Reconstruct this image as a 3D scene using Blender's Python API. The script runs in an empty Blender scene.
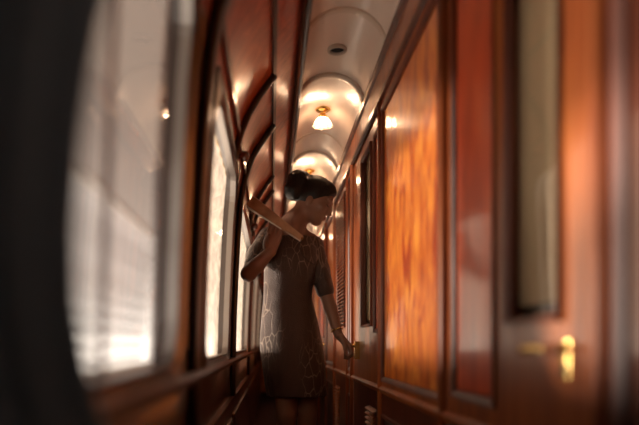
import bpy, bmesh, math, random
import numpy as np
from mathutils import Vector, Matrix
random.seed(7)
PI = math.pi
sc = bpy.context.scene
COL = sc.collection
CH = 0.85          # camera height
F = 600.0          # focal length in pixels of the 639 px wide frame
VX, VY = 272.0, 344.0
XR = 0.44          # face of the right-hand wall

def W(px, py, d):
    """point at depth d seen at a pixel of the photograph"""
    return Vector(((px - VX) / F * d, d, CH + (VY - py) / F * d))

# ------------------------------------------------------------------ materials
def newmat(name):
    m = bpy.data.materials.new(name); m.use_nodes = True
    nt = m.node_tree; nt.nodes.clear()
    out = nt.nodes.new('ShaderNodeOutputMaterial')
    return m, nt, out
def N(nt, t, **kw):
    n = nt.nodes.new(t)
    for k, v in kw.items():
        if k in n.inputs.keys(): n.inputs[k].default_value = v
        else: setattr(n, k, v)
    return n
def L(nt, a, b): nt.links.new(a, b)
def ramp(nt, stops):
    r = nt.nodes.new('ShaderNodeValToRGB')
    while len(r.color_ramp.elements) < len(stops): r.color_ramp.elements.new(0.5)
    for e, (p, c) in zip(r.color_ramp.elements, stops):
        e.position = p; e.color = (*c, 1)
    return r
def coords(nt, scale):
    tc = nt.nodes.new('ShaderNodeTexCoord'); mp = nt.nodes.new('ShaderNodeMapping')
    mp.inputs['Scale'].default_value = scale
    L(nt, tc.outputs['Object'], mp.inputs['Vector'])
    return mp.outputs['Vector']
def plain(name, col, rough=.5, metal=0., coat=0., coat_rough=.1, emit=None, es=0., spec=.5):
    m, nt, out = newmat(name)
    b = N(nt, 'ShaderNodeBsdfPrincipled')
    b.inputs['Base Color'].default_value = (*col, 1); b.inputs['Roughness'].default_value = rough
    b.inputs['Metallic'].default_value = metal; b.inputs['Coat Weight'].default_value = coat
    b.inputs['Coat Roughness'].default_value = coat_rough
    b.inputs['Specular IOR Level'].default_value = spec
    if emit: b.inputs['Emission Color'].default_value = (*emit, 1); b.inputs['Emission Strength'].default_value = es
    L(nt, b.outputs[0], out.inputs[0])
    return m
def wood(name, stops, scale=(14, 14, 1.4), rough=.35, coat=.6, coat_rough=.12, bump=.04, detail=5, dist=.6, coat_ior=1.75):
    m, nt, out = newmat(name)
    v = coords(nt, scale)
    n = N(nt, 'ShaderNodeTexNoise', Scale=2.2, Detail=detail, Distortion=dist); L(nt, v, n.inputs['Vector'])
    r = ramp(nt, stops); L(nt, n.outputs['Fac'], r.inputs['Fac'])
    b = N(nt, 'ShaderNodeBsdfPrincipled', Roughness=rough)
    b.inputs['Coat Weight'].default_value = coat; b.inputs['Coat Roughness'].default_value = coat_rough; b.inputs['Coat IOR'].default_value = coat_ior
    L(nt, r.outputs['Color'], b.inputs['Base Color'])
    v2 = coords(nt, (3, 3, 1.2))
    n2 = N(nt, 'ShaderNodeTexNoise', Scale=3.0, Detail=2.0); L(nt, v2, n2.inputs['Vector'])
    bp = N(nt, 'ShaderNodeBump', Strength=bump, Distance=.05); L(nt, n2.outputs['Fac'], bp.inputs['Height'])
    L(nt, bp.outputs[0], b.inputs['Normal']); L(nt, bp.outputs[0], b.inputs['Coat Normal'])
    L(nt, b.outputs[0], out.inputs[0])
    return m
M = {}
M['mahogany'] = wood('mahogany', [(.3, (.19, .038, .010)), (.55, (.36, .088, .018)), (.75, (.46, .135, .026))])
M['mahogany_satin'] = wood('mahogany_satin', [(.3, (.17, .034, .010)), (.55, (.32, .078, .018)), (.75, (.42, .12, .026))], rough=.5, coat=.12, coat_rough=.35, coat_ior=1.4)
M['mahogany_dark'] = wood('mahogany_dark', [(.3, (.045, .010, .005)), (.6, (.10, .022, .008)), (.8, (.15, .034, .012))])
M['burl'] = wood('burl', [(.32, (.40, .050, .008)), (.5, (.68, .16, .018)), (.68, (.92, .33, .042))], scale=(8, 8, 2.6), detail=3, dist=1.2)
M['red_veneer'] = wood('red_veneer', [(.3, (.42, .045, .010)), (.55, (.66, .085, .018)), (.78, (.80, .14, .028))], scale=(9, 9, 1.6))
M['soffit'] = wood('soffit', [(.3, (.26, .042, .012)), (.55, (.44, .085, .024)), (.75, (.56, .13, .035))], rough=.28, coat=.55, coat_rough=.16, bump=.03, coat_ior=1.55)
M['ebony'] = plain('ebony', (.018, .009, .006), .35, coat=.4)
M['bead_satin'] = wood('bead_satin', [(.3, (.06, .013, .006)), (.6, (.13, .028, .010)), (.8, (.18, .042, .014))], rough=.5, coat=.1, coat_rough=.4, coat_ior=1.4)
M['reveal'] = plain('reveal', (.34, .25, .18), .6)
M['dark_shade_wood'] = wood('dark_shade_wood', [(.3, (.018, .008, .005)), (.7, (.045, .016, .010))])  # near-black wood for window frames and for surfaces with shade in their colour
M['inlay'] = plain('inlay', (.75, .42, .16), .35, metal=.6)
M['cream'] = plain('cream', (.83, .70, .60), .38, coat=.5, coat_rough=.16)
M['cream_rib'] = plain('cream_rib', (.70, .58, .47), .45, coat=.2)
M['nickel'] = plain('nickel', (.42, .38, .35), .32, metal=.9)
M['brass'] = plain('brass', (.85, .55, .18), .24, metal=1.)
M['vent_grey'] = plain('vent_grey', (.55, .46, .38), .5)
M['vent_hole'] = plain('vent_hole', (.01, .01, .01), .8)
M['carpet'] = wood('carpet', [(.3, (.02, .008, .006)), (.7, (.06, .02, .014))], scale=(30, 30, 30), rough=.95, coat=0)
M['drape'] = wood('drape', [(.3, (.15, .26, .33)), (.7, (.19, .32, .41))], scale=(40, 40, 40), rough=.95, coat=0, bump=0)
M['bulb'] = plain('bulb', (1, .9, .7), .4, emit=(1.0, .62, .37), es=120.)
M['skin'] = plain('skin', (.30, .155, .10), .5)
M['hair'] = wood('hair', [(.35, (.008, .005, .004)), (.7, (.022, .013, .009))], scale=(60, 60, 20), rough=.5, coat=0, bump=.1)
M['lips'] = plain('lips', (.30, .05, .04), .4)
M['shoe'] = plain('shoe', (.02, .015, .013), .3)
M['fan_wood'] = wood('fan_wood', [(.3, (.30, .15, .07)), (.7, (.50, .29, .15))], scale=(8, 8, 8), rough=.45, coat=.2, bump=0)
M['paper'] = plain('paper', (.78, .70, .60), .7)
M['cord'] = plain('cord', (.03, .018, .014), .7)
M['beige_shade'] = plain('beige_shade', (.56, .42, .25), .7)

def glass_mat(name, tint=(1, 1, 1), ior=1.45, rough=0.0):
    m, nt, out = newmat(name)
    t = N(nt, 'ShaderNodeBsdfTransparent'); t.inputs[0].default_value = (*tint, 1)
    g = N(nt, 'ShaderNodeBsdfGlossy', Roughness=rough)
    lw = N(nt, 'ShaderNodeLayerWeight'); lw.inputs['Blend'].default_value = .5
    pw = N(nt, 'ShaderNodeMath'); pw.operation = 'POWER'; pw.inputs[1].default_value = 5.0
    f = N(nt, 'ShaderNodeMath'); f.operation = 'MULTIPLY_ADD'; f.inputs[1].default_value = ior; f.inputs[2].default_value = .03
    L(nt, lw.outputs['Facing'], pw.inputs[0]); L(nt, pw.outputs[0], f.inputs[0])
    mx = N(nt, 'ShaderNodeMixShader')
    L(nt, f.outputs[0], mx.inputs[0]); L(nt, t.outputs[0], mx.inputs[1]); L(nt, g.outputs[0], mx.inputs[2])
    L(nt, mx.outputs[0], out.inputs[0])
    return m
M['glass'] = glass_mat('glass', (.96, .95, .94), .42, .03)
def cloth_mat(name, col, trans, holes, hole_scale, mottled=False, trl=.55):
    """thin woven cloth: diffuse + translucent, with an open weave that lets some light straight through"""
    m, nt, out = newmat(name)
    d = N(nt, 'ShaderNodeBsdfDiffuse'); d.inputs[0].default_value = (*col, 1)
    t = N(nt, 'ShaderNodeBsdfTranslucent'); t.inputs[0].default_value = (*col, 1)
    mx = N(nt, 'ShaderNodeMixShader'); mx.inputs[0].default_value = trl
    L(nt, d.outputs[0], mx.inputs[1]); L(nt, t.outputs[0], mx.inputs[2])
    tr = N(nt, 'ShaderNodeBsdfTransparent')
    m2 = N(nt, 'ShaderNodeMixShader')
    if holes:
        v = coords(nt, (hole_scale,) * 3)
        n = N(nt, 'ShaderNodeTexNoise', Scale=1.0, Detail=3.0); L(nt, v, n.inputs['Vector'])
        mr = N(nt, 'ShaderNodeMapRange'); mr.inputs['From Min'].default_value = .38; mr.inputs['From Max'].default_value = .62
        mr.inputs['To Min'].default_value = max(0, trans - holes); mr.inputs['To Max'].default_value = min(1, trans + holes)
        L(nt, n.outputs['Fac'], mr.inputs['Value']); L(nt, mr.outputs[0], m2.inputs[0])
    else: m2.inputs[0].default_value = trans
    L(nt, mx.outputs[0], m2.inputs[1]); L(nt, tr.outputs[0], m2.inputs[2])
    L(nt, m2.outputs[0], out.inputs[0])
    return m
M['pleat'] = cloth_mat('pleat', (.80, .78, .79), .66, 0, 1, trl=.65)
M['sheer'] = cloth_mat('sheer', (.20, .165, .145), .36, 0, 1)
M['pleat_shadow_cloth'] = cloth_mat('pleat_shadow_cloth', (.20, .19, .19), .08, 0, 1)  # dark cloth colour that stands for the shadow of the pleats
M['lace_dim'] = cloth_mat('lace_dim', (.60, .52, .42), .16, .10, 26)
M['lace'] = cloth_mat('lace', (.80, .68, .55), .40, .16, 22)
M['frill'] = cloth_mat('frill', (.95, .88, .75), .45, 0, 1)
def dress_mat():
    m, nt, out = newmat('sequin_cloth')
    v = coords(nt, (1, 1, .38))
    nz = N(nt, 'ShaderNodeTexNoise', Scale=14.0, Detail=2.0); L(nt, v, nz.inputs['Vector'])
    ad = N(nt, 'ShaderNodeVectorMath'); ad.operation = 'MULTIPLY_ADD'
    ad.inputs[1].default_value = (.05, .05, .05); L(nt, nz.outputs['Color'], ad.inputs[0]); L(nt, v, ad.inputs[2])
    vo = N(nt, 'ShaderNodeTexVoronoi', Scale=30.0); vo.feature = 'DISTANCE_TO_EDGE'; L(nt, ad.outputs[0], vo.inputs['Vector'])
    mk = N(nt, 'ShaderNodeTexNoise', Scale=6.0, Detail=1.0); L(nt, v, mk.inputs['Vector'])
    mr = N(nt, 'ShaderNodeMapRange'); mr.inputs['From Min'].default_value = .30; mr.inputs['From Max'].default_value = .50; mr.inputs['To Min'].default_value = .07; mr.inputs['To Max'].default_value = 0.
    L(nt, mk.outputs['Fac'], mr.inputs['Value'])
    sm = N(nt, 'ShaderNodeMath'); sm.operation = 'ADD'; L(nt, mr.outputs[0], sm.inputs[0]); L(nt, vo.outputs['Distance'], sm.inputs[1])
    r = ramp(nt, [(.0, (.32, .235, .175)), (.018, (.25, .18, .135)), (.05, (.090, .054, .042)), (1., (.066, .040, .032))])
    L(nt, sm.outputs[0], r.inputs['Fac'])
    v3 = coords(nt, (1, 1, 1))
    vs = N(nt, 'ShaderNodeTexVoronoi', Scale=190.0); L(nt, v3, vs.inputs['Vector'])
    bp = N(nt, 'ShaderNodeBump', Strength=.7, Distance=.004); L(nt, vs.outputs['Distance'], bp.inputs['Height'])
    b = N(nt, 'ShaderNodeBsdfPrincipled', Roughness=.42); b.inputs['Metallic'].default_value = .35
    L(nt, r.outputs['Color'], b.inputs['Base Color']); L(nt, bp.outputs[0], b.inputs['Normal'])
    L(nt, b.outputs[0], out.inputs[0])
    return m
M['sequin'] = dress_mat()

# ------------------------------------------------------------------ mesh helpers
class MB:
    def __init__(s): s.bm = bmesh.new()
    def box(s, x0, x1, y0, y1, z0, z1):
        v = [s.bm.verts.new((x, y, z)) for z in (z0, z1) for y in (y0, y1) for x in (x0, x1)]
        for f in ((0, 2, 3, 1), (4, 5, 7, 6), (0, 1, 5, 4), (2, 6, 7, 3), (0, 4, 6, 2), (1, 3, 7, 5)):
            s.bm.faces.new([v[i] for i in f])
        return s
    def loops(s, rings, cyc_ring=True, cyc=False, cap=False, smooth=True):
        """quads between consecutive rings of equal length"""
        R = [[s.bm.verts.new(p) for p in r] for r in rings]
        n = len(R[0]); m = len(R)
        for i in range(m if cyc else m - 1):
            a, b = R[i], R[(i + 1) % m]
            for j in range(n if cyc_ring else n - 1):
                k = (j + 1) % n
                f = s.bm.faces.new((a[j], a[k], b[k], b[j])); f.smooth = smooth
        if cap:
            s.bm.faces.new(R[0][::-1]); s.bm.faces.new(R[-1])
        return s
    def tube(s, pts, r, n=8, cap=True):
        pts = [Vector(p) for p in pts]; rings = []
        rs = r if isinstance(r, (list, tuple)) else [r] * len(pts)
        for i, p in enumerate(pts):
            t = (pts[min(i + 1, len(pts) - 1)] - pts[max(i - 1, 0)]).normalized()
            a = t.cross(Vector((0, 0, 1)) if abs(t.z) < .9 else Vector((1, 0, 0))).normalized(); b = t.cross(a)
            rings.append([p + (a * math.cos(2 * PI * k / n) + b * math.sin(2 * PI * k / n)) * rs[i] for k in range(n)])
        return s.loops(rings, cap=cap)
    def lathe(s, prof, c=(0, 0, 0), n=24, axis='z', frill=None):
        rings = []
        for (r, h) in prof:
            ring = []
            for k in range(n):
                a = 2 * PI * k / n
                rr = r * (1 + (frill * r / .05 * math.cos(8 * a) if frill else 0))
                p = (rr * math.cos(a), rr * math.sin(a), h)
                if axis == 'x': p = (h, rr * math.cos(a), rr * math.sin(a))
                ring.append((c[0] + p[0], c[1] + p[1], c[2] + p[2]))
            rings.append(ring)
        return s.loops(rings)
    def prism(s, sect, y0, y1):
        """(x, z) section swept along the corridor"""
        return s.loops([[(x, y0, z) for x, z in sect], [(x, y1, z) for x, z in sect]], cap=True, smooth=False)
    def build(s, name, mat, parent=None, bevel=0, solid=None, smooth_all=False):
        bmesh.ops.recalc_face_normals(s.bm, faces=s.bm.faces)
        me = bpy.data.meshes.new(name); s.bm.to_mesh(me); s.bm.free()
        if smooth_all:
            for p in me.polygons: p.use_smooth = True
        me.materials.append(M[mat])
        o = bpy.data.objects.new(name, me); COL.objects.link(o)
        if parent: o.parent = parent; o.location = -parent.location; 
        if solid:
            md = o.modifiers.new('solid', 'SOLIDIFY'); md.thickness = solid[0]; md.offset = solid[1]
        if bevel:
            md = o.modifiers.new('bevel', 'BEVEL'); md.width = bevel; md.segments = 2; md.limit_method = 'ANGLE'
        return o
def tag(o, label, cat, group=None, kind=None):
    o['label'] = label; o['category'] = cat
    if group: o['group'] = group
    if kind: o['kind'] = kind
    return o
def empty(name, loc, label, cat, group=None, kind=None):
    o = bpy.data.objects.new(name, None); COL.objects.link(o); o.location = loc; o.empty_display_size = .05
    return tag(o, label, cat, group, kind)

# ------------------------------------------------------------------ left wall: the coach side leans in and curves over
LP = [(-.90, -.19), (-.1, -.19), (.1, -.186), (.3, -.178), (.5, -.168), (.65, -.155), (.75, -.140), (.80, -.126), (.87, -.098), (.94, -.056),
      (1.02, .004), (1.09, .062), (1.145, .114)]
_h = np.array([p[0] for p in LP]); _x = np.array([p[1] for p in LP])
def PX(h): return float(np.interp(h, _h, _x))
def PN(h):
    d = PX(h + .01) - PX(h - .01)
    v = Vector((.02, 0, -d)); return v.normalized()      # points into the corridor
def LPt(y, h, off=0.):
    n = PN(h)
    return Vector((PX(h) + n.x * off, y, CH + h + n.z * off))
YB, YE = -1.3, 10.6
WIN = [(-.12, 1.15), (1.58, 2.46), (2.90, 4.35), (4.95, 6.2), (6.8, 8.05)]
HW0, HW1 = -.06, .685
hs = sorted(set([-.85, -.5, -.25, HW0, 0, .1, .2, .3, .4, .5, .58, .65, HW1, .72, .76, .80, .84, .88, .92, .96, 1., 1.04, 1.08, 1.11, 1.145]))
ys = sorted(set([YB, YE] + [v for w in WIN for v in w] + [8.6, 9.4]))
m = MB()
V = {}
for i, y in enumerate(ys):
    for j, h in enumerate(hs): V[i, j] = m.bm.verts.new(LPt(y, h))
for i in range(len(ys) - 1):
    for j in range(len(hs) - 1):
        if any(a - 1e-6 <= ys[i] and ys[i + 1] <= b + 1e-6 for a, b in WIN) and HW0 - 1e-6 <= hs[j] and hs[j + 1] <= HW1 + 1e-6: continue
        f = m.bm.faces.new((V[i, j], V[i + 1, j], V[i + 1, j + 1], V[i, j + 1])); f.smooth = True
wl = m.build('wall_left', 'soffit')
for q in ('dark_shade_wood', 'reveal', 'reveal', 'dark_shade_wood'): wl.data.materials.append(M[q])  # faces below the sill and between windows coloured darker to hold down bounced light
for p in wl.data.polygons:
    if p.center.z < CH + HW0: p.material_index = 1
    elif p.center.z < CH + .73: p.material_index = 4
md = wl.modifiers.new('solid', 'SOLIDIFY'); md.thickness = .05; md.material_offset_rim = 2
# make sure the thickness goes outward
wl.data.update()
md.offset = -1 if wl.data.polygons[0].normal.x > 0 else 1
tag(wl, 'polished mahogany coach side wall curving over the windows', 'wall', kind='structure')
# transverse dark ribs on the curved panelling
def rib(y, h0, w=.035, prot=.022):
    hh = [h for h in np.linspace(h0, 1.018, 26)]
    rings = [[LPt(y - w / 2, h, 0), LPt(y - w / 2, h, prot * .7), LPt(y - w / 4, h, prot), LPt(y + w / 4, h, prot), LPt(y + w / 2, h, prot * .7), LPt(y + w / 2, h, 0)] for h in hh]
    MB().loops(rings, cap=True).build('rib', 'ebony', wl)
for y, h0, w in ((1.40, -.25, .09), (2.26, .71, .025), (2.78, -.25, .045), (3.60, .71, .025), (3.95, .71, .03), (4.62, -.25, .05), (5.1, .71, .03), (6.5, -.25, .05), (8.4, -.25, .05)):
    rib(y, h0, w)
# lower dado panels on the left wall
for y0, y1 in ((-.6, .4), (.5, 1.3), (1.5, 2.7), (2.85, 4.55), (4.7, 6.4), (6.6, 8.3)):
    m = MB(); m.box(-.192, -.176, y0, y1, .08, CH - .33); m.build('dado_panel', 'mahogany_dark', wl, bevel=.006)

def trim(n, name_label, sect, mat, y0=YB, y1=YE, bevel=0):
    o = MB().prism(sect, y0, y1).build('trim_%d' % n, mat, bevel=bevel)
    return tag(o, name_label, 'trim', kind='structure')
def onleft(h, w, prot):
    a, b, c, d = LPt(0, h - w / 2, -.002), LPt(0, h - w / 2, prot), LPt(0, h + w / 2, prot), LPt(0, h + w / 2, -.002)
    return [(p.x, p.z) for p in (a, b, c, d)]
trim(1, 'dark window sill ledge running under the left windows', [(-.195, CH - .095), (-.162, CH - .085), (-.158, CH - .072), (-.166, CH - .062), (-.195, CH - .060)], 'mahogany_dark')
trim(2, 'dark chair rail on the left wall below the sill', onleft(-.255, .035, .02), 'mahogany_dark')
trim(3, 'dark bead above the left window heads', onleft(.79, .02, .012), 'mahogany_dark')
trim(4, 'thin dark bead along the middle of the curved left panelling', onleft(1.02, .014, .010), 'ebony')
trim(5, 'double dark bead where the left panelling meets the vault', [(.098, CH + 1.128), (.108, CH + 1.112), (.118, CH + 1.120), (.124, CH + 1.118), (.134, CH + 1.128), (.134, CH + 1.155), (.098, CH + 1.155)], 'ebony')

# windows -------------------------------------------------------------
def rrect(y0, y1, h0, h1, r, n=7):
    pts = []
    for (cy, ch, a0) in ((y1 - r, h1 - r, 0), (y0 + r, h1 - r, 90), (y0 + r, h0 + r, 180), (y1 - r, h0 + r, 270)):
        for k in range(n):
            a = math.radians(a0 + 90 * k / (n - 1)); pts.append((cy + r * math.cos(a), ch + r * math.sin(a)))
    out = []
    for i, p in enumerate(pts):                     # subdivide long sides so they follow the curved wall
        q = pts[(i + 1) % len(pts)]; L_ = math.hypot(q[0] - p[0], q[1] - p[1]); k = max(1, int(round(6))) if i % n == n - 1 else 1
        for t in range(k): out.append((p[0] + (q[0] - p[0]) * t / k, p[1] + (q[1] - p[1]) * t / k))
    return out
WLAB = ['near', 'second', 'third', 'fourth', 'fifth']
for i, (a, b) in enumerate(WIN):
    root = empty('window_%d' % (i + 1), LPt((a + b) / 2, HW0), 'left-wall window in a dark wood frame with rounded corners, %s from the camera' % (WLAB[i] if i else 'nearest'), 'window', kind='structure')
    o_ = rrect(a - .045, b + .045, HW0 - .02, HW1 + .04, .03)
    i_ = rrect(a + .012, b - .012, HW0 + .012, HW1 - .012, .09)
    i2 = rrect(a + .022, b - .022, HW0 + .022, HW1 - .022, .085)
    mid = [((p[0] * .4 + q[0] * .6), (p[1] * .4 + q[1] * .6)) for p, q in zip(o_, i_)]
    def ring(pts, off): return [LPt(y, h, off) for y, h in pts]
    MB().loops([ring(o_, .001), ring(o_, .012), ring(mid, .016), ring(i_, .008), ring(i_, -.03), ring(o_, -.03)], cyc=True, smooth=False).build('frame', 'dark_shade_wood', root)
    MB().loops([ring(i_, .004), ring(i2, .010), ring(i2, -.012), ring(i_, -.012)], cyc=True, smooth=False).build('bead', 'nickel', root)
    m = MB()
    hh = np.linspace(HW0 + .006, HW1 - .006, 14)
    m.loops([[LPt(y, h, -.010) for h in hh] for y in np.linspace(a + .008, b - .008, 3)], cyc_ring=False)
    m.build('pane', 'glass', root)
    if i == 0:
        m = MB(); m.loops([[LPt(.70 + dy, h, off) for dy, off in ((-.003, -.006), (.003, -.006), (.003, -.014), (-.003, -.014))] for h in hh], cap=True, smooth=False)
        m.build('mullion', 'mahogany_dark', root)
# blinds behind the panes
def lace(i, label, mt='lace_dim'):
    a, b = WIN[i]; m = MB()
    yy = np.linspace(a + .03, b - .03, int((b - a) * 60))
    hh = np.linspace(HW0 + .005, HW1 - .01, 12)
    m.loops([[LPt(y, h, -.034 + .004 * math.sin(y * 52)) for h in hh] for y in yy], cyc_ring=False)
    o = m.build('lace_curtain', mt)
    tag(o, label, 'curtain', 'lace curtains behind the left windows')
    m = MB(); m.tube([LPt(a + .02, HW1 - .008, -.034), LPt(b - .02, HW1 - .008, -.034)], .004)
    m.build('rod', 'brass', o)
lace(1, 'pale lace curtain behind the pane of the second left window', 'lace')
lace(2, 'pale lace curtain behind the window beside the raised elbow', 'lace')
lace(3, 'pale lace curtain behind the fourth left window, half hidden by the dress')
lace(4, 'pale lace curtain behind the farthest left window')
ps = empty('pleated_blind', LPt(.66, HW0 + .02, -.034), 'white horizontally pleated half-height blind glowing in the nearest left window', 'blind')
m = MB(); rings = []
hh = np.linspace(-.035, .190, 29)
for y in np.linspace(.30, 1.08, 30):
    rings.append([LPt(y, h, -.034 + (.010 if k % 2 else -.008)) for k, h in enumerate(hh)])
m.loops(rings, cyc_ring=False, smooth=False).build('shade', 'pleat', ps)
MB().tube([LPt(.30, .194, -.034), LPt(1.08, .194, -.034)], .004).build('top_rail', 'paper', ps)
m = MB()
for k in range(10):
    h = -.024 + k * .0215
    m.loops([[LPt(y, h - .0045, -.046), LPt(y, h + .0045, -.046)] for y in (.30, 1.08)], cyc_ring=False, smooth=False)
m.build('pleat_shadow_strips', 'pleat_shadow_cloth', ps)  # dark strips added to draw the pleat shadows
m = MB()
for k in range(33):
    y = .315 + k * .0235; m.tube([LPt(y, -.033, -.034), LPt(y, -.045, -.034), LPt(y, -.056, -.034)], [.007, .009, .003], n=6)
m.build('fringe', 'paper', ps)
m = MB()
m.loops([[LPt(y, h, -.036 + .003 * math.sin(y * 60)) for h in np.linspace(.33, HW1 - .01, 8)] for y in np.linspace(-.09, 1.125, 70)], cyc_ring=False)
vo_ = tag(m.build('added_sun_sheer', 'sheer'), 'added greyish sheer filtering the sun at the top of the nearest left window, above the white blind', 'curtain')  # sheet added to weaken the sun on the upper part of the near door
m = MB(); m.tube([LPt(-.09, HW1 - .008, -.036), LPt(1.12, HW1 - .008, -.036)], .004); m.build('rod', 'brass', vo_)
# dark drape close to the camera
m = MB(); rings = []
for y in np.linspace(-.28, .445, 90):
    rg = []
    for h in np.linspace(-.30, .98, 24):
        edge = (y + .28) / .70; q = h - .07
        pull = edge * min(.12, (1.1 if q > 0 else 4.0) * q * q)
        n_ = PN(min(h, .7))
        rg.append(Vector((PX(min(h, .98)) + .030 + .010 * math.sin(y * 75 + h * 1.5), y + pull, CH + h)))
    rings.append(rg)
m.loops(rings, cyc_ring=False)
dr = tag(m.build('drape', 'drape', solid=(.006, 0)), 'dark heavy drape hanging across the near edge of the nearest left window', 'curtain')

# round wooden knobs on the piers
for y, h, lab in ((2.35, .735, 'round dark red wooden knob above the second left window'), (3.75, .735, 'round dark wooden knob just above the sleeve of the raised arm')):
    c = LPt(y, h)
    m = MB(); m.lathe([(.0005, .0), (.012, .002), (.012, .010), (.009, .018), (.017, .026), (.021, .038), (.017, .050), (.0005, .055)], (c.x, c.y, c.z), axis='x')
    tag(m.build('coat_knob', 'mahogany_dark'), lab, 'knob', 'wooden knobs on the window piers')

# ------------------------------------------------------------------ vaulted ceiling
XC = (.114 + .430) / 2; half = (.430 - .114) / 2; rise = .117
Rv = (half * half + rise * rise) / (2 * rise); hc = 1.145 + rise - Rv; th = math.asin(half / Rv)
def VP_(t, off=0.):
    a = -th * 1.04 + 2 * th * 1.04 * t
    return (XC + (Rv - off) * math.sin(a), CH + hc + (Rv - off) * math.cos(a))
m = MB()
m.loops([[(VP_(t)[0], y, VP_(t)[1]) for t in np.linspace(0, 1, 33)] for y in (YB, 2., 5., YE)], cyc_ring=False)
ce = m.build('ceiling', 'cream')
md = ce.modifiers.new('solid', 'SOLIDIFY'); md.thickness = .05
md.offset = -1 if ce.data.polygons[16].normal.z < 0 else 1
tag(ce, 'cream painted barrel vault ceiling with shallow cross ribs', 'ceiling', kind='structure')
for y, w, p in ((.55, .05, .012), (1.68, .05, .012), (2.26, .035, .009), (2.81, .05, .012), (3.58, .02, .005), (3.93, .05, .012), (4.7, .02, .005), (5.05, .05, .012), (6.17, .05, .012), (7.3, .05, .012), (8.4, .05, .012)):
    rg = []
    for t in np.linspace(.02, .98, 30):
        pr = [(y - w / 2, -.002), (y - w / 2, p * .6), (y - w * .3, p), (y + w * .3, p), (y + w / 2, p * .6), (y + w / 2, -.002)]
        rg.append([(VP_(t, o)[0], yy, VP_(t, o)[1]) for yy, o in pr])
    MB().loops(rg, cap=True).build('rib', 'cream_rib', ce)

# lamps
def lamp(y, label):
    z = CH + hc + Rv
    root = empty('ceiling_lamp', (XC, y, z), label, 'lamp', 'ceiling lamps along the vault')
    c = (XC, y, z)
    MB().lathe([(.0005, .002), (.040, .001), (.042, -.004), (.034, -.012), (.016, -.018), (.014, -.030), (.022, -.036), (.024, -.046), (.012, -.050), (.0005, -.050)], c).build('canopy', 'brass', root)
    MB().lathe([(.018, -.046), (.030, -.052), (.040, -.066), (.046, -.084), (.054, -.094)], c, n=48, frill=.07).build('lamp_shade', 'frill', root)
    MB().lathe([(.0005, -.050), (.010, -.052), (.015, -.064), (.019, -.074), (.016, -.086), (.008, -.092), (.0005, -.094)], c, n=16).build('bulb', 'bulb', root)
lamp(3.22, 'lit brass ceiling lamp with a frilled glass shade, nearest one, above the woman')
lamp(4.36, 'lit brass ceiling lamp just over the hair bun of the woman')
lamp(5.5, 'lit ceiling lamp third from the camera, hidden behind the head')
lamp(6.64, 'lit ceiling lamp fourth from the camera along the vault')
lamp(8.3, 'lit ceiling lamp farthest down the corridor vault')
z = CH + hc + Rv
vt = empty('ceiling_vent', (XC + .006, 2.56, z), 'small round dark vent in the vault before the nearest lamp', 'vent')
c = (XC + .006, 2.56, z)
MB().lathe([(.0005, .004), (.042, .002), (.042, -.012), (.034, -.016), (.030, -.010), (.030, -.002)], c).build('rim', 'vent_grey', vt)
MB().lathe([(.030, -.004), (.018, -.008), (.0005, -.009)], c).build('grille', 'vent_hole', vt)

# ------------------------------------------------------------------ right wall
HT, HD = .985, -.178
wr = empty('wall_right', (XR, 4, 0), 'mahogany panelled compartment wall on the right', 'wall', kind='structure')
def framed(y0, y1, h0, h1, holes, x0, x1, name, mat, parent):
    yb = sorted(set([y0, y1] + [v for q in holes for v in q[:2]])); hb = sorted(set([h0, h1] + [v for q in holes for v in q[2:4]]))
    m = MB()
    cell = lambda i, j: not any(q[0] - 1e-6 <= yb[i] and yb[i + 1] <= q[1] + 1e-6 and q[2] - 1e-6 <= hb[j] and hb[j + 1] <= q[3] + 1e-6 for q in holes)
    for i in range(len(yb) - 1):
        j = 0
        while j < len(hb) - 1:
            if cell(i, j):
                k = j
                while k + 1 < len(hb) - 1 and cell(i, k + 1): k += 1
                m.box(x0, x1, yb[i], yb[i + 1], CH + hb[j], CH + hb[k + 1]); j = k + 1
            else: j += 1
    return m.build(name, mat, parent)
def bead(y0, y1, h0, h1, x, w, p, mat, parent, name='moulding'):
    """raised moulding around a rectangular opening"""
    m = MB()
    R = []
    for (ins, off) in ((0, 0), (0, -p), (w * .5, -p * .8), (w, -p * .2), (w, .012), (0, .012)):
        R.append([(x + off, y, CH + h) for y, h in ((y0 + ins, h0 + ins), (y1 - ins, h0 + ins), (y1 - ins, h1 - ins), (y0 + ins, h1 - ins))])
    m.loops(R, cyc=True, smooth=False)
    return m.build(name, mat, parent)
def panel(y0, y1, h0, h1, x, mat, parent, raised=True):
    m = MB(); e = .03
    q = lambda i: [(y0 + i, h0 + i), (y1 - i, h0 + i), (y1 - i, h1 - i), (y0 + i, h1 - i)]
    R = [[(x + .010, y, CH + h) for y, h in q(-.004)]]
    if raised: R += [[(x + .010, y, CH + h) for y, h in q(.012)], [(x + .003, y, CH + h) for y, h in q(.022)]]
    m.loops(R, smooth=False) if len(R) > 1 else None
    vs = [m.bm.verts.new((R[-1][k][0], R[-1][k][1], R[-1][k][2])) for k in range(4)]
    m.bm.faces.new(vs); bmesh.ops.remove_doubles(m.bm, verts=m.bm.verts, dist=1e-6)
    return m.build('panel', mat, parent, solid=(.008, 1) if False else None)
def louvre(y0, y1, h0, h1, x, parent, pitch=.022):
    m = MB(); n = int((h1 - h0) / pitch)
    for k in range(n):
        zc = CH + h0 + (k + .5) * pitch
        s = [(x - .018, zc - .009), (x - .018, zc - .004), (x + .014, zc + .010), (x + .014, zc + .006)]
        m.prism(s, y0, y1)
    m.build('louvre', 'mahogany', parent)
    MB().box(x + .016, x + .02, y0, y1, CH + h0, CH + h1).build('louvre_back', 'ebony', parent)
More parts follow.
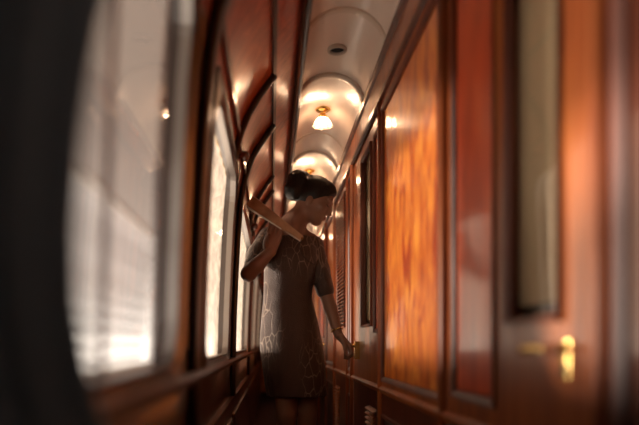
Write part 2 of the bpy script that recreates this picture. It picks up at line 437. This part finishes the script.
# fixed segments
def segment(y0, y1, mats):
    n = len(mats); wd = (y1 - y0) / n; holes = []
    for k in range(n):
        a, b = y0 + k * wd + .035, y0 + (k + 1) * wd - .035
        holes += [(a, b, HD + .03, HT - .05), (a, b, -.74, HD - .10)]
    framed(y0, y1, HD, HT, holes[0::2], XR, XR + .03, 'panel_frame', 'mahogany', wr)
    framed(y0, y1, -.85, HD, holes[1::2], XR, XR + .03, 'dado_frame', 'mahogany_dark', wr)  # wood colour darkened below the rail to stand in for shade
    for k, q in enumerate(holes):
        mt = mats[k // 2] if k % 2 == 0 else 'dark_shade_wood'  # lower panels near black, with the shade put into their colour
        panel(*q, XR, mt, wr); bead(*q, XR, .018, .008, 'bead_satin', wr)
segment(YB, .02, ['red_veneer', 'red_veneer']); segment(.02, .80, ['mahogany_dark'])
segment(1.53, 2.42, ['burl']); segment(3.28, 3.46, ['mahogany']); segment(4.2, 4.85, ['burl'])
segment(5.65, 7.2, ['burl', 'burl']); segment(8.0, YE, ['burl', 'burl', 'burl'])
MB().box(XR, XR + .03, YB, YE, CH + HT, CH + 1.19).build('frieze', 'mahogany', wr)
MB().box(XR + .034, XR + .06, YB, YE, 0, CH + 1.19).build('backing', 'mahogany_dark', wr)
trim(6, 'thin dark moulding under the frieze of the right wall', [(XR, CH + HT - .012), (XR - .012, CH + HT - .006), (XR - .014, CH + HT + .006), (XR, CH + HT + .012)], 'mahogany_dark')
trim(7, 'dark cornice where the right wall meets the vault', [(XR + .002, CH + 1.115), (XR - .010, CH + 1.125), (XR - .016, CH + 1.142), (XR + .002, CH + 1.158)], 'mahogany_dark')
trim(8, 'polished dado rail on the right wall catching the light', [(XR, CH + HD - .02), (XR - .010, CH + HD - .014), (XR - .013, CH + HD), (XR - .006, CH + HD + .008), (XR, CH + HD + .012)], 'mahogany')

def handle(y, h, dirn, parent, big=1.0, deep=.006):
    x = XR + .004
    m = MB(); s = big
    # back plate, spindle and lever
    m.box(x - deep, x + .002, y - .020 * s, y + .020 * s, CH + h - .07 * s, CH + h + .022 * s)
    m.lathe([(.0005, -.008), (.018 * s, -.008), (.016 * s, -.014), (.009 * s, -.018), (.009 * s, -.040), (.0005, -.041)], (x, y, CH + h), axis='x', n=16)
    m.tube([(x - .036, y - dirn * .006, CH + h), (x - .040, y + dirn * .03 * s, CH + h + .001), (x - .040, y + dirn * .08 * s, CH + h), (x - .037, y + dirn * .115 * s, CH + h - .004), (x - .034, y + dirn * .125 * s, CH + h - .006)],
           [.010 * s, .010 * s, .0105 * s, .011 * s, .007 * s], n=12)
    o = m.build('handle', 'brass', parent, bevel=.0015); o['label'] = 'brass lever handle'
    kb = MB().lathe([(.0005, -.012), (.007, -.010), (.009, -.006), (.009, 0)], (x, y, CH + h - .05 * s), axis='x', n=12)
    kb.build('keyhole', 'ebony', o).location = (0, 0, 0)
def door(n, y0, y1, label, glass=None, lv=None, low_lv=None, hy=None, hdir=1, panels=(), big=1.0, deep=.006):
    root = empty('door_%d' % n, (XR, (y0 + y1) / 2, 0), label, 'door', kind='structure')
    holes = list(panels)
    if glass: holes.append(glass)
    if lv: holes.append(lv)
    lo = []
    if low_lv: lo.append(low_lv)
    else: lo.append((y0 + .07, y1 - .07, -.74, HD - .10))
    framed(y0 + .012, y1 - .012, HD, HT - .02, holes, XR + .004, XR + .034, 'door_leaf', 'mahogany', root)
    framed(y0 + .012, y1 - .012, -.845, HD, lo, XR + .004, XR + .034, 'lower_leaf', 'mahogany_dark', root)  # lower half of the door coloured darker in place of shade
    for q in panels: panel(*q, XR + .004, 'red_veneer', root); bead(*q, XR + .004, .016, .007, 'bead_satin', root)
    if glass:
        MB().box(XR + .016, XR + .020, glass[0], glass[1], CH + glass[2], CH + glass[3]).build('pane', 'glass', root)
        MB().box(XR + .024, XR + .028, glass[0], glass[1], CH + glass[2] + .035, CH + glass[3]).build('shade', 'beige_shade', root)
        MB().box(XR + .029, XR + .033, glass[0], glass[1], CH + glass[2], CH + glass[3]).build('shade_backing', 'ebony', root)
        bead(*glass, XR + .004, .014, .010, 'bead_satin', root)
    if lv: louvre(*lv, XR + .006, root); bead(*lv, XR + .004, .010, .010, 'bead_satin', root)
    if low_lv: louvre(*low_lv, XR + .006, root)
    else:
        panel(*lo[0], XR + .004, 'dark_shade_wood', root); bead(*lo[0], XR + .004, .016, .007, 'bead_satin', root)  # near-black lower door panel, shade painted as wood colour
    # casing posts at both jambs
    for y in (y0, y1):
        m = MB(); m.prism([], 0, 1) if False else None
        s = [(XR + .006, y - .017)] + [(XR - .002 - .013 * math.sin(a), y - .015 * math.cos(a)) for a in np.linspace(0, PI, 9)] + [(XR + .006, y + .017)]
        m.loops([[(x, yy, 0) for x, yy in s], [(x, yy, CH + HT - .01) for x, yy in s]], cap=True).build('casing', 'mahogany_satin', root)
    if hy is not None: handle(hy, -.008, hdir, root, big, deep)
    return root
door(1, .80, 1.53, 'compartment door nearest the camera with a narrow blurred glass pane', glass=(.918, 1.13, .035, .90), panels=((1.19, 1.47, HD + .05, .90),), hy=.90, hdir=1, big=.66)
door(2, 2.42, 3.28, 'compartment door whose handle the woman is holding', glass=(2.66, 2.95, .08, .90), low_lv=(2.55, 2.78, -.74, HD - .10), panels=((2.49, 2.60, .05, .90),), hy=3.06, hdir=1, deep=.024)
door(3, 3.46, 4.2, 'compartment door with a tall louvred vent, just behind the woman', lv=(3.60, 4.04, .10, .92), low_lv=(3.92, 4.13, -.74, HD - .10))
door(4, 4.85, 5.65, 'compartment door with a tiny brass handle far down the right wall', panels=((5.1, 5.55, .05, .90),), hy=4.97, hdir=1)
door(5, 7.2, 8.0, 'farthest compartment door on the right wall', panels=((7.35, 7.9, .05, .90),))

# ------------------------------------------------------------------ ends, floor, outside
o = MB().box(-.25, XR + .04, YB - .05, YB, 0, CH + 1.35).build('wall_back', 'mahogany_dark'); tag(o, 'dark end wall behind the camera', 'wall', kind='structure')
o = MB().box(-.25, XR + .04, YE, YE + .05, 0, CH + 1.35).build('wall_front', 'burl'); tag(o, 'wood end wall at the far end of the corridor', 'wall', kind='structure')
o = MB().box(-.24, XR + .05, YB, YE, -.05, 0).build('floor', 'carpet'); tag(o, 'dark carpeted corridor floor', 'floor', kind='structure')

# ------------------------------------------------------------------ woman: smooth blended surfaces
class Field:
    def __init__(s, lo, hi, res):
        s.lo = np.array(lo, float); s.res = res
        s.n = np.ceil((np.array(hi) - s.lo) / res).astype(int) + 1
        s.D = np.full(s.n, .06, np.float32)
    def _sub(s, lo, hi):
        a = np.clip(np.floor((lo - s.lo) / s.res).astype(int), 0, s.n); b = np.clip(np.ceil((hi - s.lo) / s.res).astype(int) + 1, 0, s.n)
        sl = tuple(slice(i, j) for i, j in zip(a, b))
        g = np.meshgrid(*[s.lo[k] + s.res * np.arange(a[k], b[k]) for k in range(3)], indexing='ij', sparse=True)
        return sl, g
    def _mix(s, sl, d, k):
        A = s.D[sl]
        if k > 0:
            h = np.maximum(k - np.abs(A - d), 0) / k; s.D[sl] = np.minimum(A, d) - h * h * h * k / 6
        else: s.D[sl] = np.minimum(A, d)
    def cone(s, a, b, ra, rb, k=.02, flat=None):
        a, b = np.array(a, float), np.array(b, float); mg = max(ra, rb) + .06
        sl, (X, Y, Z) = s._sub(np.minimum(a, b) - mg, np.maximum(a, b) + mg)
        ab = b - a; L2 = max(float(ab @ ab), 1e-12)
        t = np.clip(((X - a[0]) * ab[0] + (Y - a[1]) * ab[1] + (Z - a[2]) * ab[2]) / L2, 0, 1)
        d = np.sqrt((X - a[0] - t * ab[0]) ** 2 + (Y - a[1] - t * ab[1]) ** 2 + (Z - a[2] - t * ab[2]) ** 2) - (ra + (rb - ra) * t)
        s._mix(sl, d.astype(np.float32), k); return s
    def chain(s, pts, rs, k=.02):
        for i in range(len(pts) - 1): s.cone(pts[i], pts[i + 1], rs[i], rs[i + 1], k)
        return s
    def ell(s, c, r, axes=None, k=.02, cuts=()):
        c, r = np.array(c, float), np.array(r, float); mg = r.max() + .06
        A = np.eye(3) if axes is None else np.array([list(v) for v in axes], float)
        sl, (X, Y, Z) = s._sub(c - mg, c + mg)
        q = [((X - c[0]) * A[i, 0] + (Y - c[1]) * A[i, 1] + (Z - c[2]) * A[i, 2]) for i in range(3)]
        k0 = np.sqrt(sum((q[i] / r[i]) ** 2 for i in range(3))); k1 = np.sqrt(sum((q[i] / r[i] ** 2) ** 2 for i in range(3))) + 1e-9
        d = k0 * (k0 - 1) / k1
        for (p, nrm) in cuts:               # keep the side the normal points away from
            d = np.maximum(d, (X - p[0]) * nrm[0] + (Y - p[1]) * nrm[1] + (Z - p[2]) * nrm[2])
        s._mix(sl, d.astype(np.float32), k); return s
    def loft(s, secs, k=.02):
        """elliptical sections (z, cx, cy, a, b) from bottom to top, flat at both ends"""
        S = np.array(sorted(secs), float); z0, z1 = S[0, 0], S[-1, 0]; mg = .06
        lo = np.array([(S[:, 1] - S[:, 3]).min() - mg, (S[:, 2] - S[:, 4]).min() - mg, z0 - mg]); hi = np.array([(S[:, 1] + S[:, 3]).max() + mg, (S[:, 2] + S[:, 4]).max() + mg, z1 + mg])
        sl, (X, Y, Z) = s._sub(lo, hi)
        def itp(c):
            zz = Z.ravel(); zf = np.linspace(z0, z1, 400); vf = np.interp(zf, S[:, 0], S[:, c])
            kk = np.ones(25) / 25; vf = np.convolve(np.pad(vf, 12, mode='edge'), kk, 'valid')
            return np.interp(zz, zf, vf).reshape(Z.shape)
        a, b = itp(3), itp(4)
        u, v = (X - itp(1)) / a, (Y - itp(2)) / b
        k0 = np.sqrt(u * u + v * v); k1 = np.sqrt((u / a) ** 2 + (v / b) ** 2) + 1e-9
        d = k0 * (k0 - 1) / k1
        d = np.maximum(d, np.maximum(z0 - Z, Z - z1))
        s._mix(sl, d.astype(np.float32), k); return s
    def mesh(s, name, mat, parent=None):
        D = s.D; D[0], D[-1] = .06, .06; D[:, 0], D[:, -1] = .06, .06; D[:, :, 0], D[:, :, -1] = .06, .06
        nx, ny, nz = D.shape; IN = D < 0
        c = np.zeros((nx - 1, ny - 1, nz - 1), np.int8)
        for i in (0, 1):
            for j in (0, 1):
                for k in (0, 1): c += IN[i:nx - 1 + i, j:ny - 1 + j, k:nz - 1 + k]
        act = np.argwhere((c > 0) & (c < 8)); idx = -np.ones(c.shape, np.int32); idx[tuple(act.T)] = np.arange(len(act))
        acc = np.zeros((len(act), 3)); cnt = np.zeros(len(act))
        cor = [(i, j, k) for i in (0, 1) for j in (0, 1) for k in (0, 1)]
        val = {q: D[act[:, 0] + q[0], act[:, 1] + q[1], act[:, 2] + q[2]] for q in cor}
        for q in cor:
            for ax in range(3):
                if q[ax]: continue
                p = list(q); p[ax] = 1; p = tuple(p); A, B = val[q], val[p]; mk = (A < 0) != (B < 0)
                t = np.where(mk, A / np.where(A == B, 1, A - B), 0)
                pt = np.array(q, float)[None].repeat(len(act), 0); pt[:, ax] += t
                acc[mk] += pt[mk]; cnt[mk] += 1
        P = s.lo + s.res * (act + acc / cnt[:, None])
        quads = []
        for ax in range(3):
            o1, o2 = [(1, 2), (2, 0), (0, 1)][ax]
            sa = [slice(None)] * 3; sb = [slice(None)] * 3; sa[ax] = slice(0, -1); sb[ax] = slice(1, None)
            E = np.argwhere(IN[tuple(sa)] != IN[tuple(sb)])
            e1 = np.zeros(3, int); e1[o1] = 1; e2 = np.zeros(3, int); e2[o2] = 1
            E = E[(E[:, o1] > 0) & (E[:, o2] > 0)]
            g = lambda e: idx[tuple(e.T)]
            Q = np.stack([g(E - e1 - e2), g(E - e2), g(E), g(E - e1)], 1)
            fl = ~IN[tuple(E.T)]; Q[fl] = Q[fl][:, ::-1]; quads.append(Q)
        Q = np.concatenate(quads)
        me = bpy.data.meshes.new(name); me.from_pydata(P.tolist(), [], Q.tolist()); me.validate()
        for p in me.polygons: p.use_smooth = True
        me.materials.append(M[mat])
        ob = bpy.data.objects.new(name, me); COL.objects.link(ob)
        if parent: ob.parent = parent; ob.location = -parent.location
        md = ob.modifiers.new('smooth', 'SMOOTH'); md.factor = .5; md.iterations = 2
        return ob

D0 = 3.05
PXM = D0 / F
woman = empty('person', (.12, D0, 0), 'woman with a dark bun and sequinned dress, head bowed, reaching for a door handle', 'person')
def P(px, py, dy=0.):   # a point on the figure
    return np.array(W(px, py, D0 + dy))
def sec(py, l, r, b, cy=0.): return (CH + (VY - py) * PXM, ((l + r) / 2 - VX) * PXM, D0 + cy, (r - l) / 2 * PXM, b)
# head frame: bowed profile
u = np.array([.52, 0.0, .854]); f = np.array([.84, -.14, -.52]); f -= u * (f @ u); f /= np.linalg.norm(f)
s_ = np.cross(u, f)
hc_ = P(314.5, 200)
B = Field((-.26, 2.74, -.01), (.46, 3.30, 1.76), .0042)
def H(a, b_, c_=0.): return hc_ + f * a + u * b_ + s_ * c_
ax = (f, s_, u)
B.ell(H(-.008, .018), (.094, .073, .094), ax, 0)
B.ell(H(.022, -.040), (.068, .058, .070), ax, .03)
B.cone(H(.060, -.092), H(.074, -.090), .020, .016, .03)      # chin
B.cone(H(.010, -.070, .040), H(.058, -.092, .010), .018, .016, .025)
B.cone(H(.010, -.070, -.040), H(.058, -.092, -.010), .018, .016, .025)
B.cone(H(.086, .012), H(.106, -.026), .007, .011, .014)      # nose
B.cone(H(.094, -.030, .009), H(.094, -.030, -.009), .008, .008, .008)
B.ell(H(.088, -.053), (.014, .020, .0065), ax, .008)         # lips
B.ell(H(.086, -.065), (.014, .018, .007), ax, .008)
for sg in (1, -1):
    B.ell(H(.076, .030, .030 * sg), (.016, .026, .008), ax, .012)     # brow
    B.ell(H(.058, -.022, .042 * sg), (.022, .018, .018), ax, .02)     # cheek
    B.ell(H(-.008, -.028, .070 * sg), (.017, .008, .030), ax, .006)   # ear
    B.ell(H(.070, .008, .030 * sg), (.012, .014, .009), ax, .006)     # closed lids
# neck and torso
B.chain([P(306, 206), P(298, 219), P(293, 232)], [.050, .048, .055], .03)
B.cone(P(294, 219), P(274, 233), .043, .040, .04)
B.cone(P(293, 230), P(311, 241, .02), .036, .038, .035)
tors = [sec(238, 276, 311, .050), sec(246, 268, 316, .075), sec(260, 267, 315, .092, -.01), sec(278, 267, 311, .088, -.01), sec(297, 267, 308, .080), sec(320, 265, 314, .090), sec(345, 264, 319, .10), sec(370, 268, 321, .09)]
B.loft(tors, .03)
# legs and feet
for xk, dy in ((286, -.02), (307, .03)):
    xb = (xk - VX) * PXM; y_ = D0 + dy
    B.chain([(xb, y_, .80), (xb, y_ - .005, .50), (xb, y_ + .01, .36), (xb, y_ + .005, .10)], [.078, .050, .047, .030], .03)
    B.chain([(xb, y_ + .01, .09), (xb + .005, y_ - .09, .035), (xb + .008, y_ - .15, .022)], [.030, .028, .018], .02)
# raised arm (holds the fan)
sh = P(270, 238); el = P(248.5, 274, -.15); wr_ = P(270, 252, -.188)
B.chain([sh, (sh + el) / 2 + np.array([-.006, 0, .004]), el], [.050, .045, .037], .03)
B.chain([el, el * .6 + wr_ * .4, wr_], [.037, .037, .026], .015)
# lowered arm
sh2 = P(313.5, 246, .02); el2 = P(326, 294, .01); wr2 = P(338.5, 335, -.035)
B.chain([sh2, (sh2 + el2) / 2, el2], [.044, .040, .034], .03)
B.chain([el2, el2 * .65 + wr2 * .35, wr2], [.034, .034, .023], .015)
# hand on the handle: palm, four curled fingers over the lever, thumb along its top
def hand(w, dirn, side, palm_n, curl, lens, spread=.0185, thumb_dir=None):
    """w wrist, dirn wrist->knuckles, side towards the index finger, palm_n out of the palm (fingers curl towards it)"""
    dirn, side, palm_n = [np.array(v, float) / np.linalg.norm(v) for v in (dirn, side, palm_n)]
    kn = w + dirn * .082
    for k in range(4):
        B.cone(w + side * (.012 - .008 * k), kn + side * (.030 - .0195 * k), .017, .0125, .012)
    for k in range(4):
        p = kn + side * (.030 - .0195 * k); a = 0.0; pts = [p]
        for j, (ln, da) in enumerate(zip(lens[k], curl)):
            a += da; p = p + (dirn * math.cos(a) + palm_n * math.sin(a)) * ln; pts.append(p)
        B.chain(pts, [.0105, .0095, .0088, .0078], .003)
    t0 = w + side * .024 + dirn * .022
    td = np.array(thumb_dir, float) / np.linalg.norm(thumb_dir)
    B.chain([t0, t0 + td * .034 + side * .006, t0 + td * .060 + side * .004 + palm_n * .006, t0 + td * .082 + palm_n * .016], [.016, .0125, .0108, .0085], .006)
FL = [(.040, .024, .018), (.045, .027, .019), (.041, .025, .018), (.032, .019, .016)]
tip = P(351.5, 345.5, -.045)
d_ = tip - wr2
hd_ = np.array([.55, -.10, -.62])
hand(wr2, hd_, (-.1, -.95, .25), (-.75, .05, -.66), (.45, 1.05, .8), [tuple(x * .92 for x in q) for q in FL], thumb_dir=(.35, -.25, -.9))
# hand gripping the fan
fa, fb = P(302, 239, -.225), P(249.5, 201.5, -.20)
fd = (fb - fa) / np.linalg.norm(fb - fa)
fw = np.cross(fd, np.array([0, -1., 0])); fw /= np.linalg.norm(fw)
if fw[2] < 0: fw = -fw
fn = np.cross(fd, fw)
if fn[1] > 0: fn = -fn
hand(wr_, (.22, .04, .90), (-.93, 0, .25), (0, -1, 0), (-.05, .18, .25), [tuple(x * .8 for x in q) for q in FL], thumb_dir=(.12, -.80, .55))
body = B.mesh('body', 'skin', woman)

# dress
Dm = MB
Df = Field((-.22, 2.76, .54), (.36, 3.26, 1.45), .0045)
dz = [sec(237, 276, 313, .058), sec(247, 265, 318, .085), sec(260, 264, 318, .108, -.01), sec(278, 264, 314, .104, -.01), sec(297, 263.5, 311.5, .094), sec(320, 261, 317.5, .104), sec(345, 259.5, 323, .118), sec(370, 262.5, 325.5, .116), sec(396, 266.5, 327, .112)]
Df.loft(dz, 0)
Df.chain([sh, (sh + el) / 2 + np.array([-.006, 0, .004]), sh * .25 + el * .75], [.059, .054, .049], .02)
Df.chain([sh2, (sh2 + el2) / 2, sh2 * .08 + el2 * .92], [.053, .049, .047], .02)
dress = Df.mesh('dress', 'sequin', woman); dress['label'] = 'short-sleeved sequinned dress with pale branching embroidery'
# hair: swept back cap and a bun
Hf = Field(hc_ - .24, hc_ + .24, .0038)
Hf.ell(H(-.014, .022), (.100, .080, .100), ax, 0, cuts=((H(.034, .012), f * .74 - u * .67), (H(-.02, -.060), -u * .9 + f * .30)))
Hf.ell(H(.024, .060), (.062, .066, .058), ax, .012, cuts=((H(.062, .045), f * .85 - u * .5),))
Hf.ell(P(298, 184.5), (.060, .060, .074), None, .012)
Hf.ell(P(294, 190.5, -.012), (.050, .052, .052), None, .01)
Hf.ell(P(303, 179, .01), (.038, .045, .040), None, .01)
Hf.ell(P(312, 178.5), (.022, .035, .016), None, .012)
for k in range(5):
    a = .6 + k * 1.1
    Hf.cone(P(298 + 11 * math.cos(a), 185 + 12 * math.sin(a), -.035), P(298 + 11 * math.cos(a + 1.3), 185 + 12 * math.sin(a + 1.3), -.042), .012, .014, .008)
hair = Hf.mesh('hair', 'hair', woman); hair['label'] = 'dark hair swept back into a round bun'
# lips and lashes
m = MB(); m.lathe([(.0005, -.006), (.010, -.004), (.014, 0), (.010, .004), (.0005, .006)])
bmesh.ops.transform(m.bm, matrix=Matrix([[f[0] * .7, s_[0] * 1.1, u[0], H(.092, -.058)[0]], [f[1] * .7, s_[1] * 1.1, u[1], H(.092, -.058)[1]], [f[2] * .7, s_[2] * 1.1, u[2], H(.092, -.058)[2]], [0, 0, 0, 1]]), verts=m.bm.verts)
m.build('lips', 'lips', woman)
for sg in (1, -1):
    MB().tube([H(.074, .000, .044 * sg), H(.083, -.003, .032 * sg), H(.084, -.002, .018 * sg)], [.001, .002, .001], n=6).build('eyelashes', 'hair', woman)
# bracelet and shoes
bc = el2 * .12 + wr2 * .88; bd = (wr2 - el2) / np.linalg.norm(wr2 - el2)
a1 = np.cross(bd, [0, 1, 0]); a1 /= np.linalg.norm(a1); a2 = np.cross(bd, a1)
MB().tube([bc + .029 * (a1 * math.cos(t) + a2 * math.sin(t)) for t in np.linspace(0, 2 * PI, 25)], .0035, n=6, cap=False).build('bracelet', 'brass', woman)
for xk, dy in ((286, -.02), (307, .03)):
    xb = (xk - VX) * PXM; y_ = D0 + dy
    S = Field((xb - .08, y_ - .24, -.005), (xb + .09, y_ + .09, .15), .004)
    S.chain([(xb, y_ + .022, .070), (xb + .004, y_ - .07, .040), (xb + .008, y_ - .16, .019)], [.033, .034, .019], .02)
    S.cone((xb, y_ + .035, .055), (xb, y_ + .042, .008), .016, .008, .012)
    S.mesh('shoe', 'shoe', woman)

# folded fan over the shoulder
fan = empty('hand_fan', tuple(fa), 'folded wooden hand fan held over the shoulder, with a thin dark cord', 'fan')
def blade(w0, w1, t, off, tilt, name, mat, l0=0., l1=1.):
    m = MB(); Lf = np.linalg.norm(fb - fa); R = []
    dd = fd * math.cos(tilt) + fw * math.sin(tilt); ww = fw * math.cos(tilt) - fd * math.sin(tilt)
    for tt in np.linspace(l0, l1, 7):
        c = fa + dd * Lf * tt + fn * off; w = w0 + (w1 - w0) * tt
        if tt == 1: w *= .86
        R.append([c + ww * w + fn * t, c - ww * w + fn * t, c - ww * w - fn * t, c + ww * w - fn * t])
    m.loops(R, cap=True, smooth=False); return m.build(name, mat, fan, bevel=.001)
for k in range(9):
    blade(.012, .026, .0008, -.011 + .0027 * k, -.008 + .002 * k, 'stick', 'fan_wood', 0, .97)
    if k < 8: blade(.013, .030, .0005, -.0096 + .0027 * k, -.006 + .002 * k, 'leaf_fold', 'paper', .35, .99)
blade(.013, .029, .0016, .0135, .006, 'guard_stick', 'fan_wood'); blade(.013, .029, .0016, -.0145, -.008, 'guard_stick', 'fan_wood')
MB().tube([fa - fn * .02, fa + fn * .02], .004, n=8).build('rivet', 'brass', fan)
MB().tube([fa + fn * .018, P(299, 246, -.21), P(302, 254, -.19), P(306, 259.5, -.165), P(311, 263, -.14), P(314, 264.5, -.13)], .0022, n=6).build('cord', 'cord', fan)

# ------------------------------------------------------------------ light
w = bpy.data.worlds.new('sky'); sc.world = w; w.use_nodes = True
nt = w.node_tree; nt.nodes.clear()
out = nt.nodes.new('ShaderNodeOutputWorld'); bg = nt.nodes.new('ShaderNodeBackground')
tc = nt.nodes.new('ShaderNodeTexCoord'); sx = nt.nodes.new('ShaderNodeSeparateXYZ')
L(nt, tc.outputs['Generated'], sx.inputs[0])
r = ramp(nt, [(0., (2.0, 1.75, 1.5)), (.025, (.95, .84, .72)), (.10, (.48, .37, .30)), (.40, (.20, .145, .115)), (1., (.16, .13, .115))])  # first stop is a glow added below the horizon to light the vault
L(nt, sx.outputs['Z'], r.inputs['Fac']); L(nt, r.outputs['Color'], bg.inputs['Color'])
bg.inputs['Strength'].default_value = 1.5
L(nt, bg.outputs[0], out.inputs[0])
sun = bpy.data.lights.new('sun', 'SUN'); sun.energy = 9.0; sun.color = (1., .90, .78); sun.angle = math.radians(9)
so = bpy.data.objects.new('sun', sun); COL.objects.link(so)
d = Vector((1, -.25, -.01)).normalized()
so.rotation_euler = d.to_track_quat('-Z', 'Y').to_euler()

# ------------------------------------------------------------------ camera
cam = bpy.data.cameras.new('camera'); co = bpy.data.objects.new('camera', cam); COL.objects.link(co)
co.location = (0, 0, CH); co.rotation_euler = (PI / 2, 0, 0)
cam.sensor_width = 36.; cam.lens = 36. * F / 639.
cam.shift_x = (319.5 - VX) / 639.; cam.shift_y = (VY - 212.5) / 639.
cam.clip_start = .01
cam.dof.use_dof = True; cam.dof.focus_distance = 3.0; cam.dof.aperture_fstop = cam.lens / 1000. / .030
sc.camera = co
sc.cycles.use_denoising = True
sc.cycles.max_bounces = 10; sc.cycles.transparent_max_bounces = 16
sc.cycles.sample_clamp_indirect = 6.0
sc.view_settings.view_transform = 'Standard'; sc.view_settings.look = 'None'
sc.view_settings.exposure = 0.0; sc.view_settings.gamma = 1.0
